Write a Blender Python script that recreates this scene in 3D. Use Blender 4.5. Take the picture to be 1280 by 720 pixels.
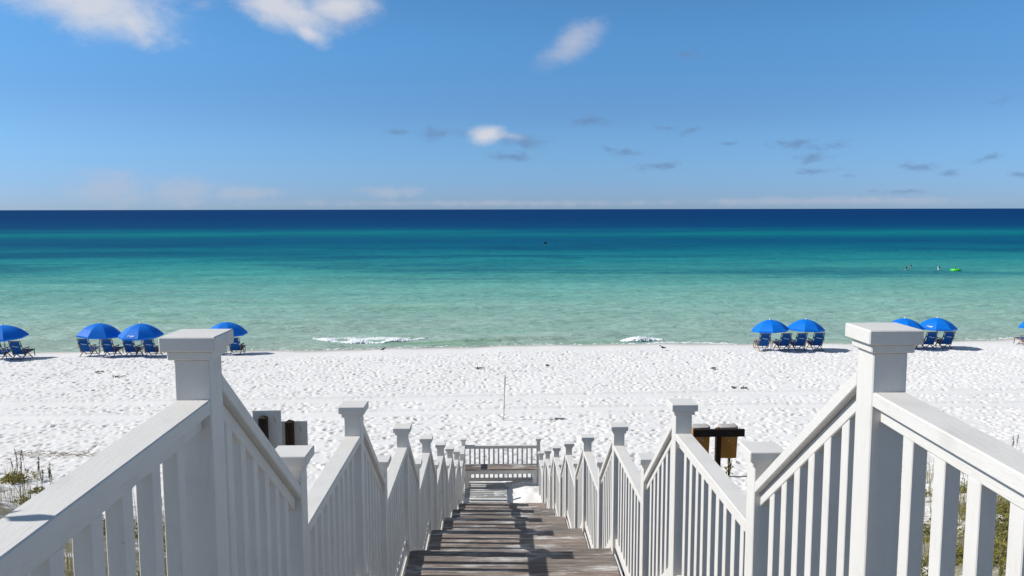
import bpy, bmesh, math, random
import numpy as np
from mathutils import Vector, Matrix
for o in list(bpy.data.objects): bpy.data.objects.remove(o, do_unlink=True)
random.seed(7); np.random.seed(7)
scene = bpy.context.scene
col = scene.collection
R = math.radians

# ------------------------------------------------------------------ camera
EYE = 7.6
F = 985.0; PITCH = R(5.71); YAW = R(1.25); CAMX = -0.125
cd = bpy.data.cameras.new('camera'); cam = bpy.data.objects.new('camera', cd); col.objects.link(cam)
cd.sensor_width = 36.0; cd.sensor_fit = 'HORIZONTAL'; cd.lens = F / 1280.0 * 36.0
cd.clip_start = 0.05; cd.clip_end = 90000
cam.location = (CAMX, 0, EYE)
cam.rotation_euler = (R(90) - PITCH, R(0.1), -YAW)
scene.camera = cam

# ------------------------------------------------------------------ sun and sky
SUN_EL = R(39.0); SUN_AZ = R(-87.0)            # azimuth from +Y towards +X
sdir = Vector((math.sin(SUN_AZ) * math.cos(SUN_EL), math.cos(SUN_AZ) * math.cos(SUN_EL), math.sin(SUN_EL)))
sl = bpy.data.lights.new('sun', 'SUN'); sl.energy = 5.0; sl.angle = R(0.5); sl.color = (1.0, 0.98, 0.945)
so = bpy.data.objects.new('sun', sl); col.objects.link(so); so.location = (-40, 10, 50)
so.rotation_euler = (-sdir).to_track_quat('-Z', 'Y').to_euler()
scene.view_settings.view_transform = 'Standard'; scene.view_settings.look = 'None'
scene.view_settings.gamma = 1.0; scene.view_settings.use_curve_mapping = False
scene.view_settings.exposure = 0.0

world = bpy.data.worlds.new('World'); scene.world = world; world.use_nodes = True
wt = world.node_tree; wn = wt.nodes; wl = wt.links; wn.clear()
def wm(op, a, b=None, c=None, clamp=False):
    n = wn.new('ShaderNodeMath'); n.operation = op; n.use_clamp = clamp
    for i, v in enumerate((a, b, c)):
        if v is None: continue
        if isinstance(v, (int, float)): n.inputs[i].default_value = v
        else: wl.new(v, n.inputs[i])
    return n.outputs[0]
out = wn.new('ShaderNodeOutputWorld'); bg = wn.new('ShaderNodeBackground'); wl.new(bg.outputs[0], out.inputs[0])
bg.inputs['Strength'].default_value = 0.15
sky = wn.new('ShaderNodeTexSky'); sky.sky_type = 'NISHITA'; sky.sun_disc = False
sky.sun_elevation = SUN_EL; sky.sun_rotation = SUN_AZ
sky.altitude = 0; sky.air_density = 0.6; sky.dust_density = 0.3; sky.ozone_density = 4.0
tc = wn.new('ShaderNodeTexCoord'); sp = wn.new('ShaderNodeSeparateXYZ'); wl.new(tc.outputs['Generated'], sp.inputs[0])
AZ = wm('ARCTAN2', sp.outputs[0], sp.outputs[1]); EL = wm('ARCSINE', sp.outputs[2])
# sky tint: bluer in view, blue cut overhead to keep shade light neutral
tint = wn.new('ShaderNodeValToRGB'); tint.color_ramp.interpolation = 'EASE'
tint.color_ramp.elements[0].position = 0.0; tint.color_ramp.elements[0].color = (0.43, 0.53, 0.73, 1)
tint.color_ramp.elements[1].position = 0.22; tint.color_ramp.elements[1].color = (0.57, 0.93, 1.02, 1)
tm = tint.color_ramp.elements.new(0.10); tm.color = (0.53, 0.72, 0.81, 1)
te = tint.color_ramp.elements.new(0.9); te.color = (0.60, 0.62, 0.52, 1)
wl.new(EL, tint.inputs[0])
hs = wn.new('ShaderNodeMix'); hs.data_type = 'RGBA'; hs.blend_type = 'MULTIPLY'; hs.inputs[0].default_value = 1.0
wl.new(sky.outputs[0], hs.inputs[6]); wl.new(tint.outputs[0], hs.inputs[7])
def noise_w(sx, sy, scale, detail, rough, seed):
    cb = wn.new('ShaderNodeCombineXYZ')
    wl.new(wm('MULTIPLY', AZ, sx), cb.inputs[0]); wl.new(wm('MULTIPLY', EL, sy), cb.inputs[1]); cb.inputs[2].default_value = seed
    n = wn.new('ShaderNodeTexNoise'); n.inputs['Scale'].default_value = scale; n.inputs['Detail'].default_value = detail
    n.inputs['Roughness'].default_value = rough; n.inputs['Distortion'].default_value = 0.3
    wl.new(cb.outputs[0], n.inputs['Vector']); return n.outputs['Fac']
def pix_dir(px, py):
    a = (px - 640) / F; b = (360 - py) / F
    fy = math.cos(PITCH) + b * math.sin(PITCH); z = -math.sin(PITCH) + b * math.cos(PITCH)
    x = a * math.cos(YAW) + fy * math.sin(YAW); y = -a * math.sin(YAW) + fy * math.cos(YAW)
    return math.atan2(x, y), math.atan2(z, math.hypot(x, y))
def cloud_group(items, nz, amp, lo, hi):
    m = None
    for (cx, cy, rx, ry, ang, st) in items:
        a0, e0 = pix_dir(cx, cy); k = math.cos(e0) / math.cos(a0) if abs(a0) < 1.2 else 1
        da = wm('SUBTRACT', AZ, a0); de = wm('SUBTRACT', EL, e0)
        c, s = math.cos(R(ang)), math.sin(R(ang))
        u = wm('ADD', wm('MULTIPLY', da, c * F / rx), wm('MULTIPLY', de, s * F / rx))
        v = wm('ADD', wm('MULTIPLY', da, -s * F / ry), wm('MULTIPLY', de, c * F / ry))
        r = wm('SQRT', wm('ADD', wm('MULTIPLY', u, u), wm('MULTIPLY', v, v)))
        g = wm('SUBTRACT', st, r)
        m = g if m is None else wm('MAXIMUM', m, g)
    val = wm('ADD', m, wm('MULTIPLY', wm('SUBTRACT', nz, 0.5), amp))
    mr = wn.new('ShaderNodeMapRange'); mr.interpolation_type = 'SMOOTHSTEP'
    mr.inputs['From Min'].default_value = lo; mr.inputs['From Max'].default_value = hi
    wl.new(val, mr.inputs['Value']); return mr.outputs['Result']
def mix_w(fac, base, color):
    mx = wn.new('ShaderNodeMix'); mx.data_type = 'RGBA'
    wl.new(fac, mx.inputs[0]); wl.new(base, mx.inputs[6])
    mx.inputs[7].default_value = (*color, 1); return mx.outputs[2]
nzA = noise_w(1.0, 1.6, 15.0, 9.0, 0.66, 3.1)
nzB = noise_w(1.0, 2.2, 44.0, 8.0, 0.66, 8.7)
nzC = noise_w(1.0, 1.5, 40.0, 8.0, 0.66, 1.7)
c = hs.outputs[2]
low = cloud_group([(140, 236, 66, 30, 0, 1.05), (228, 238, 62, 24, 0, 1.05), (300, 242, 60, 12, 0, 1.1), (490, 240, 60, 11, 0, 1),
                   (1030, 252, 260, 8, 0, 1), (640, 254, 700, 8, 0, .8)], nzC, 1.7, 0.1, 1.0)
c = mix_w(wm('MULTIPLY', low, 0.5), c, (3.2, 3.5, 4.2))
grey = cloud_group([(550, 167, 50, 12, 0, 1), (498, 165, 30, 8, 0, .9), (655, 176, 46, 13, 0, 1.05), (645, 195, 52, 10, 3, 1), (738, 152, 40, 10, 0, 1),
                    (780, 190, 52, 8, -4, .9), (822, 208, 46, 8, 5, .95), (1000, 181, 40, 10, 0, 1), (1046, 182, 28, 8, 12, 1),
                    (1014, 198, 34, 9, 5, 1), (1012, 216, 40, 7, 5, .9), (1148, 210, 32, 9, 0, 1), (1190, 217, 22, 6, 0, .9),
                    (1236, 198, 24, 6, 15, .95), (1058, 220, 24, 5, 0, .8), (860, 165, 22, 7, 15, .9), (836, 160, 24, 6, 0, .85), (1275, 220, 20, 6, 0, .9),
                    (912, 180, 18, 4, 0, .9), (1120, 240, 50, 6, 0, .8), (860, 68, 40, 14, 0, .75), (1254, 126, 26, 10, 15, .8)], nzB, 2.5, 0.15, 1.15)
c = mix_w(wm('MULTIPLY', grey, 0.62), c, (1.0, 1.65, 2.9))
mid = cloud_group([(718, 52, 62, 25, 30, 1.05), (640, 170, 40, 10, -5, .8), (440, 12, 70, 40, 10, .8), (250, 5, 60, 20, 10, .6)], nzA, 1.3, 0.05, 1.05)
c = mix_w(wm('MULTIPLY', mid, 0.72), c, (3.5, 3.7, 4.4))
white = cloud_group([(120, 2, 120, 46, -8, 1.1), (165, 22, 60, 40, -20, .95), (345, 6, 75, 34, -18, 1.05), (425, 6, 70, 22, 4, .95), (385, 40, 44, 18, -25, .8), (607, 168, 30, 15, 3, 1.1)], nzA, 1.4, 0.05, 1.05)
c = mix_w(wm('MULTIPLY', white, 0.88), c, (4.6, 4.65, 5.0))
# unseen overhead cloud, carried on from the view's top, added to whiten ambient light
over = noise_w(1.3, 2.0, 2.6, 6.0, 0.6, 5.5)
om = wn.new('ShaderNodeMapRange'); om.interpolation_type = 'SMOOTHSTEP'; om.inputs['From Min'].default_value = 0.34; om.inputs['From Max'].default_value = 0.50; wl.new(EL, om.inputs['Value'])
cm = wn.new('ShaderNodeMapRange'); cm.interpolation_type = 'SMOOTHSTEP'; cm.inputs['From Min'].default_value = 0.50; cm.inputs['From Max'].default_value = 0.66; wl.new(over, cm.inputs['Value'])
c = mix_w(wm('MULTIPLY', wm('MULTIPLY', om.outputs[0], cm.outputs[0]), 0.8), c, (4.4, 4.4, 4.6))
wl.new(c, bg.inputs['Color'])

# ------------------------------------------------------------------ materials
def new_mat(name):
    m = bpy.data.materials.new(name); m.use_nodes = True
    nt = m.node_tree; p = nt.nodes['Principled BSDF']
    return m, nt, p
def N(nt, t, **kw):
    n = nt.nodes.new(t)
    for k, v in kw.items():
        if hasattr(n, k): setattr(n, k, v)
        else: n.inputs[k].default_value = v
    return n
def mathn(nt, op, a, b=None, clamp=False):
    n = nt.nodes.new('ShaderNodeMath'); n.operation = op; n.use_clamp = clamp
    for i, v in enumerate((a, b)):
        if v is None: continue
        if isinstance(v, (int, float)): n.inputs[i].default_value = v
        else: nt.links.new(v, n.inputs[i])
    return n.outputs[0]
def ramp(nt, fac, stops, interp='LINEAR'):
    r = nt.nodes.new('ShaderNodeValToRGB'); r.color_ramp.interpolation = interp
    e = r.color_ramp.elements
    while len(e) < len(stops): e.new(0.5)
    for i, (p, c) in enumerate(stops):
        e[i].position = p; e[i].color = (*c, 1) if len(c) == 3 else c
    nt.links.new(fac, r.inputs[0]); return r.outputs[0]
def mixc(nt, fac, a, b):
    m = nt.nodes.new('ShaderNodeMix'); m.data_type = 'RGBA'
    for s, v in ((0, fac), (6, a), (7, b)):
        if isinstance(v, (int, float)): m.inputs[s].default_value = v
        elif isinstance(v, tuple): m.inputs[s].default_value = (*v, 1)
        else: nt.links.new(v, m.inputs[s])
    return m.outputs[2]
def obj_coord(nt, scale, rnd=True):
    t = nt.nodes.new('ShaderNodeTexCoord'); src = t.outputs['Object']
    if rnd:
        oi = nt.nodes.new('ShaderNodeObjectInfo'); ad = nt.nodes.new('ShaderNodeVectorMath'); ad.operation = 'ADD'
        ml = nt.nodes.new('ShaderNodeMath'); ml.operation = 'MULTIPLY'; ml.inputs[1].default_value = 37.0
        nt.links.new(oi.outputs['Random'], ml.inputs[0]); nt.links.new(src, ad.inputs[0]); nt.links.new(ml.outputs[0], ad.inputs[1]); src = ad.outputs[0]
    mp = nt.nodes.new('ShaderNodeMapping'); mp.inputs['Scale'].default_value = scale
    nt.links.new(src, mp.inputs['Vector']); return mp.outputs[0]
def noise(nt, vec, scale, detail=4, rough=0.55, dist=0.0):
    n = N(nt, 'ShaderNodeTexNoise'); n.inputs['Scale'].default_value = scale; n.inputs['Detail'].default_value = detail
    n.inputs['Roughness'].default_value = rough; n.inputs['Distortion'].default_value = dist
    nt.links.new(vec, n.inputs['Vector']); return n.outputs['Fac']
def bump(nt, p, h, strength, dist):
    b = N(nt, 'ShaderNodeBump'); b.inputs['Strength'].default_value = strength; b.inputs['Distance'].default_value = dist
    nt.links.new(h, b.inputs['Height']); nt.links.new(b.outputs[0], p.inputs['Normal']); return b

def paint_mat(name, grain):
    m, nt, p = new_mat(name)
    v = obj_coord(nt, grain); g = noise(nt, v, 16.0, 6, 0.65, 0.6)
    v2 = obj_coord(nt, (1, 1, 1)); d = noise(nt, v2, 7.0, 5, 0.6)
    base = ramp(nt, d, [(0.0, (0.50, 0.475, 0.435)), (0.42, (0.65, 0.618, 0.57)), (0.7, (0.685, 0.652, 0.602))])
    gr = ramp(nt, g, [(0.30, (0.66, 0.65, 0.63)), (0.44, (1, 1, 1))])
    mm = nt.nodes.new('ShaderNodeMix'); mm.data_type = 'RGBA'; mm.blend_type = 'MULTIPLY'; mm.inputs[0].default_value = 0.20
    nt.links.new(base, mm.inputs[6]); nt.links.new(gr, mm.inputs[7])
    sp = noise(nt, v2, 55.0, 2, 0.5); spot = ramp(nt, sp, [(0.17, (1, 1, 1)), (0.20, (0, 0, 0))])
    cc = mixc(nt, mathn(nt, 'MULTIPLY', spot, 0.45), mm.outputs[2], (0.16, 0.13, 0.10))
    nt.links.new(cc, p.inputs['Base Color'])
    p.inputs['Roughness'].default_value = 0.55; p.inputs['Specular IOR Level'].default_value = 0.3
    bump(nt, p, g, 0.34, 0.004)
    return m
PV = paint_mat('white_paint_vertical_grain', (9, 9, 0.8))
PY = paint_mat('white_paint_lengthwise_grain', (9, 0.8, 9))
PX = paint_mat('white_paint_cross_grain', (0.8, 9, 9))

def wood_mat(name, grain, dark, mid, light, sand_amt):
    m, nt, p = new_mat(name)
    v = obj_coord(nt, grain); g = noise(nt, v, 6.0, 8, 0.68, 0.8)
    v2 = obj_coord(nt, (0.35, 1.2, 1)); w = noise(nt, v2, 5.0, 6, 0.65)
    oi = N(nt, 'ShaderNodeObjectInfo')
    base = ramp(nt, g, [(0.25, dark), (0.5, mid), (0.72, light)])
    hv = N(nt, 'ShaderNodeHueSaturation'); nt.links.new(base, hv.inputs['Color'])
    nt.links.new(mathn(nt, 'ADD', mathn(nt, 'MULTIPLY', oi.outputs['Random'], 0.6), 0.7), hv.inputs['Value'])
    nt.links.new(mathn(nt, 'ADD', mathn(nt, 'MULTIPLY', oi.outputs['Random'], 0.5), 0.7), hv.inputs['Saturation'])
    gg = noise(nt, v, 14.0, 4, 0.6)
    sm = ramp(nt, mathn(nt, 'ADD', w, mathn(nt, 'MULTIPLY', mathn(nt, 'SUBTRACT', gg, 0.5), 0.35)), [(0.52, (0, 0, 0)), (0.66, (1, 1, 1))])
    cc = mixc(nt, mathn(nt, 'MULTIPLY', sm, sand_amt), hv.outputs[0], (0.66, 0.64, 0.61))
    nt.links.new(cc, p.inputs['Base Color']); p.inputs['Roughness'].default_value = 0.8; p.inputs['Specular IOR Level'].default_value = 0.2
    bump(nt, p, g, 0.8, 0.006)
    return m
DECK = wood_mat('weathered_deck_boards', (0.6, 14, 14), (0.06, 0.046, 0.038), (0.195, 0.158, 0.134), (0.38, 0.335, 0.30), 0.8)
DECK_SANDY = wood_mat('sand_bleached_deck_boards', (0.6, 14, 14), (0.22, 0.20, 0.18), (0.52, 0.50, 0.475), (0.70, 0.68, 0.65), 0.95)
DARKWOOD = wood_mat('dark_creosoted_wood', (12, 12, 0.8), (0.012, 0.008, 0.005), (0.030, 0.018, 0.010), (0.07, 0.045, 0.025), 0.0)
DARKWOODX = wood_mat('dark_creosoted_beam', (0.8, 12, 12), (0.016, 0.009, 0.006), (0.040, 0.021, 0.013), (0.085, 0.05, 0.03), 0.08)
TEAK = wood_mat('weathered_chair_wood', (6, 6, 6), (0.10, 0.065, 0.04), (0.24, 0.16, 0.10), (0.40, 0.30, 0.20), 0.0)

def plain(name, colr, rough=0.6, spec=0.3, var=0.12, scale=8.0):
    m, nt, p = new_mat(name)
    v = obj_coord(nt, (1, 1, 1)); n = noise(nt, v, scale, 4, 0.6)
    a = tuple(x * (1 - var) for x in colr); b = tuple(min(1, x * (1 + var)) for x in colr)
    nt.links.new(ramp(nt, n, [(0.3, a), (0.7, b)]), p.inputs['Base Color'])
    p.inputs['Roughness'].default_value = rough; p.inputs['Specular IOR Level'].default_value = spec
    return m
CANOPY = plain('blue_canopy_fabric', (0.001, 0.19, 0.74), 0.6, 0.25, 0.08, 3.0)
nt = CANOPY.node_tree; p = nt.nodes['Principled BSDF']
tr = nt.nodes.new('ShaderNodeBsdfTranslucent'); tr.inputs[0].default_value = (0.0, 0.09, 0.5, 1)
mx = nt.nodes.new('ShaderNodeMixShader'); mx.inputs[0].default_value = 0.18
nt.links.new(p.outputs[0], mx.inputs[1]); nt.links.new(tr.outputs[0], mx.inputs[2]); nt.links.new(mx.outputs[0], nt.nodes['Material Output'].inputs[0])
SLING = plain('blue_chair_sling', (0.003, 0.070, 0.26), 0.7, 0.2, 0.15, 9.0)
EMBLEM = plain('white_print', (0.62, 0.70, 0.80), 0.7, 0.2, 0.05)
METAL = plain('white_pole_metal', (0.55, 0.55, 0.53), 0.4, 0.5, 0.1)
FINIAL = plain('white_plastic', (0.8, 0.8, 0.8), 0.4, 0.5, 0.05)
SIGNBACK = plain('grey_sign_back', (0.52, 0.51, 0.49), 0.6, 0.3, 0.10, 5.0)
BROWNBOX = plain('brown_plastic_box', (0.50, 0.205, 0.03), 0.5, 0.3, 0.22, 6.0)
LID = plain('grey_sandy_lid', (0.42, 0.39, 0.36), 0.8, 0.2, 0.25, 14.0)
CANE = plain('pale_cane', (0.42, 0.38, 0.32), 0.7, 0.2, 0.2, 6.0)
BIRD = plain('dark_feathers', (0.03, 0.03, 0.035), 0.7, 0.2, 0.3, 30.0)
BEAK = plain('dull_beak', (0.10, 0.08, 0.03), 0.5, 0.3, 0.1)
WEED = plain('dry_seaweed', (0.06, 0.05, 0.035), 0.9, 0.1, 0.4, 30.0)
GREYBOARD = plain('grey_board', (0.20, 0.21, 0.23), 0.8, 0.2, 0.2, 8.0)
SKIN = plain('tanned_skin', (0.40, 0.22, 0.15), 0.5, 0.3, 0.1)
HAIR = plain('dark_hair', (0.020, 0.014, 0.010), 0.6, 0.3, 0.2, 30.0)
HAIR2 = plain('brown_hair', (0.05, 0.03, 0.02), 0.6, 0.3, 0.2, 30.0)
SHIRT = plain('pale_rash_shirt', (0.6, 0.55, 0.55), 0.7, 0.2, 0.1)
LIME = plain('lime_inflatable_vinyl', (0.06, 0.55, 0.03), 0.3, 0.5, 0.06)
BLACK = plain('black_rubber', (0.008, 0.009, 0.012), 0.5, 0.4, 0.2)
STEM = plain('dry_stem', (0.16, 0.12, 0.07), 0.8, 0.2, 0.3, 12.0)
SEED = plain('seed_head', (0.20, 0.15, 0.10), 0.9, 0.1, 0.35, 25.0)
def leaf_mat(name, a, b):
    m, nt, p = new_mat(name)
    t = N(nt, 'ShaderNodeTexCoord'); n = noise(nt, t.outputs['Object'], 2.3, 5, 0.7)
    nt.links.new(ramp(nt, n, [(0.3, a), (0.7, b)]), p.inputs['Base Color']); p.inputs['Roughness'].default_value = 0.6
    p.inputs['Specular IOR Level'].default_value = 0.2
    tr = nt.nodes.new('ShaderNodeBsdfTranslucent'); tr.inputs[0].default_value = (*b, 1)
    mx = nt.nodes.new('ShaderNodeMixShader'); mx.inputs[0].default_value = 0.3
    nt.links.new(p.outputs[0], mx.inputs[1]); nt.links.new(tr.outputs[0], mx.inputs[2]); nt.links.new(mx.outputs[0], nt.nodes['Material Output'].inputs[0])
    return m
GRASS = leaf_mat('dune_grass_blades', (0.17, 0.165, 0.06), (0.36, 0.31, 0.14))
BUSH = leaf_mat('dune_bush_leaves', (0.09, 0.10, 0.025), (0.25, 0.22, 0.05))
GREEN = leaf_mat('green_leaves', (0.05, 0.08, 0.015), (0.11, 0.14, 0.03))

# sand
SAND, nt, p = new_mat('white_quartz_sand')
t = N(nt, 'ShaderNodeTexCoord'); geo = N(nt, 'ShaderNodeNewGeometry')
n1 = noise(nt, t.outputs['Object'], 0.25, 4, 0.55); n2 = noise(nt, t.outputs['Object'], 9.0, 6, 0.7); n3 = noise(nt, t.outputs['Object'], 3.2, 5, 0.7)
basec = ramp(nt, n1, [(0.3, (0.715, 0.69, 0.66)), (0.7, (0.755, 0.73, 0.70))])
dirt = ramp(nt, n3, [(0.66, (0, 0, 0)), (0.80, (1, 1, 1))])
basec = mixc(nt, mathn(nt, 'MULTIPLY', dirt, 0.12), basec, (0.45, 0.42, 0.38))
sx = N(nt, 'ShaderNodeSeparateXYZ'); nt.links.new(t.outputs['Object'], sx.inputs[0])
ln = noise(nt, t.outputs['Object'], 0.9, 6, 0.72)
dn = N(nt, 'ShaderNodeMapRange'); dn.inputs['From Min'].default_value = 16.5; dn.inputs['From Max'].default_value = 11.0; 
yo = mathn(nt, 'SUBTRACT', sx.outputs[1], mathn(nt, 'MINIMUM', mathn(nt, 'MAXIMUM', mathn(nt, 'MULTIPLY', mathn(nt, 'SUBTRACT', mathn(nt, 'ABSOLUTE', sx.outputs[0]), 4.0), 0.6), 0.0), 4.5))
nt.links.new(yo, dn.inputs['Value'])
lit = ramp(nt, mathn(nt, 'ADD', ln, mathn(nt, 'MULTIPLY', mathn(nt, 'SUBTRACT', dn.outputs[0], 1.0), 0.35)), [(0.40, (0, 0, 0)), (0.50, (1, 1, 1))])
basec = mixc(nt, mathn(nt, 'MULTIPLY', lit, 0.9), basec, ramp(nt, n2, [(0.3, (0.10, 0.085, 0.05)), (0.7, (0.30, 0.26, 0.17))]))
wet = ramp(nt, mathn(nt, 'ADD', sx.outputs[2], mathn(nt, 'MULTIPLY', mathn(nt, 'SUBTRACT', n1, 0.5), 0.10)), [(0.0, (1, 1, 1)), (0.07, (0.7, 0.7, 0.7)), (0.10, (0.12, 0.12, 0.12)), (0.30, (0, 0, 0))])
basec = mixc(nt, wet, basec, (0.50, 0.45, 0.405))
nt.links.new(basec, p.inputs['Base Color']); p.inputs['Roughness'].default_value = 0.9; p.inputs['Specular IOR Level'].default_value = 0.1
bump(nt, p, n2, 0.35, 0.02)

# sea
SEA, nt, p = new_mat('gulf_water')
t = N(nt, 'ShaderNodeTexCoord'); sx = N(nt, 'ShaderNodeSeparateXYZ'); nt.links.new(t.outputs['Object'], sx.inputs[0])
def sea_vec(x, y):
    mp = N(nt, 'ShaderNodeMapping'); mp.inputs['Scale'].default_value = (x, y, 1); nt.links.new(t.outputs['Object'], mp.inputs[0]); return mp.outputs[0]
na = noise(nt, sea_vec(0.010, 0.030), 1.0, 4, 0.6, 0.4); nb = noise(nt, sea_vec(0.06, 0.35), 1.0, 5, 0.62, 0.5)
nc = noise(nt, sea_vec(0.0035, 0.0022), 1.0, 3, 0.5)
lg = mathn(nt, 'LOGARITHM', mathn(nt, 'MAXIMUM', sx.outputs[1], 30.0), 10.0)
off = mathn(nt, 'ADD', mathn(nt, 'MULTIPLY', mathn(nt, 'SUBTRACT', na, 0.5), 0.13), mathn(nt, 'MULTIPLY', mathn(nt, 'SUBTRACT', nb, 0.5), 0.09))
off = mathn(nt, 'ADD', off, mathn(nt, 'MULTIPLY', mathn(nt, 'SUBTRACT', nc, 0.5), 0.16))
nd = noise(nt, sea_vec(0.02, 0.16), 1.0, 5, 0.7, 0.6)
off = mathn(nt, 'ADD', off, mathn(nt, 'MULTIPLY', mathn(nt, 'SUBTRACT', nd, 0.5), 0.10))
lgo = mathn(nt, 'ADD', lg, off)
def P(d): return (math.log10(d) - 1.55) / 1.65
fac = mathn(nt, 'DIVIDE', mathn(nt, 'SUBTRACT', lgo, 1.55), 1.65)
def s2l(r, g, b):
    f = lambda c: ((c / 255 + 0.055) / 1.055) ** 2.4 if c > 10 else c / 255 / 12.92
    return (f(r) * 0.62, f(g) * 0.62, f(b) * 0.62)
seac = ramp(nt, fac, [(P(41), s2l(190, 208, 190)), (P(47), s2l(182, 212, 198)), (P(60), s2l(160, 210, 195)), (P(76), s2l(124, 198, 187)), (P(92), s2l(82, 180, 174)),
                      (P(112), s2l(46, 158, 164)), (P(140), s2l(18, 130, 150)), (P(172), s2l(4, 104, 142)), (P(205), s2l(4, 110, 144)), (P(238), s2l(12, 140, 150)), (P(275), s2l(4, 116, 146)),
                      (P(340), s2l(0, 84, 134)), (P(600), s2l(0, 70, 126)), (P(1500), s2l(0, 66, 124))])
pat = ramp(nt, nb, [(0.56, (0, 0, 0)), (0.72, (1, 1, 1))])
near = N(nt, 'ShaderNodeMapRange'); near.inputs['From Min'].default_value = 90; near.inputs['From Max'].default_value = 44; nt.links.new(sx.outputs[1], near.inputs['Value'])
seac = mixc(nt, 1.0, seac, seac)
seac = mixc(nt, mathn(nt, 'MULTIPLY', mathn(nt, 'MULTIPLY', pat, near.outputs[0]), 0.55), seac, s2l(128, 182, 130))
bed = ramp(nt, na, [(0.47, (0, 0, 0)), (0.60, (1, 1, 1))])
mid_ = N(nt, 'ShaderNodeMapRange'); mid_.inputs['From Min'].default_value = 62; mid_.inputs['From Max'].default_value = 100; nt.links.new(sx.outputs[1], mid_.inputs['Value'])
far_ = N(nt, 'ShaderNodeMapRange'); far_.inputs['From Min'].default_value = 330; far_.inputs['From Max'].default_value = 180; nt.links.new(sx.outputs[1], far_.inputs['Value'])
seac = mixc(nt, mathn(nt, 'MULTIPLY', mathn(nt, 'MULTIPLY', mathn(nt, 'MULTIPLY', bed, mid_.outputs[0]), far_.outputs[0]), 0.62), seac, s2l(10, 94, 134))
rip = mathn(nt, 'ADD', mathn(nt, 'MULTIPLY', noise(nt, sea_vec(0.25, 0.9), 1.0, 6, 0.7, 0.3), 0.6), mathn(nt, 'ADD', mathn(nt, 'MULTIPLY', noise(nt, sea_vec(0.03, 0.10), 1.0, 8, 0.75, 0.3), 0.35), mathn(nt, 'MULTIPLY', noise(nt, sea_vec(0.9, 3.2), 1.0, 6, 0.75, 0.4), 0.35)))
hv = N(nt, 'ShaderNodeHueSaturation'); nt.links.new(seac, hv.inputs['Color'])
nt.links.new(mathn(nt, 'ADD', mathn(nt, 'MULTIPLY', rip, 1.15), 0.28), hv.inputs['Value'])  # ripple shading and glitter put into the water's colour value
nt.links.new(hv.outputs[0], p.inputs['Base Color']); p.inputs['Roughness'].default_value = 1.0; p.inputs['Specular IOR Level'].default_value = 0.0
w1 = noise(nt, sea_vec(0.55, 1.5), 1.0, 5, 0.6, 0.2); w2 = noise(nt, sea_vec(0.12, 0.35), 1.0, 4, 0.55)
bn = bump(nt, p, mathn(nt, 'ADD', mathn(nt, 'MULTIPLY', w1, 0.75), w2), 1.0, 0.58)
gl = N(nt, 'ShaderNodeBsdfGlossy'); gl.inputs['Roughness'].default_value = 0.28; gl.inputs['Color'].default_value = (1, 1, 1, 1); nt.links.new(bn.outputs[0], gl.inputs['Normal'])
mxs = N(nt, 'ShaderNodeMixShader'); mxs.inputs[0].default_value = 0.038
nt.links.new(p.outputs[0], mxs.inputs[1]); nt.links.new(gl.outputs[0], mxs.inputs[2]); nt.links.new(mxs.outputs[0], nt.nodes['Material Output'].inputs[0])
FOAM, nt, p = new_mat('white_foam')
p.inputs['Base Color'].default_value = (0.82, 0.84, 0.84, 1); p.inputs['Roughness'].default_value = 0.8; p.inputs['Specular IOR Level'].default_value = 0.1
t = N(nt, 'ShaderNodeTexCoord'); bump(nt, p, noise(nt, t.outputs['Object'], 9.0, 5, 0.7), 0.6, 0.05)

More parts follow.
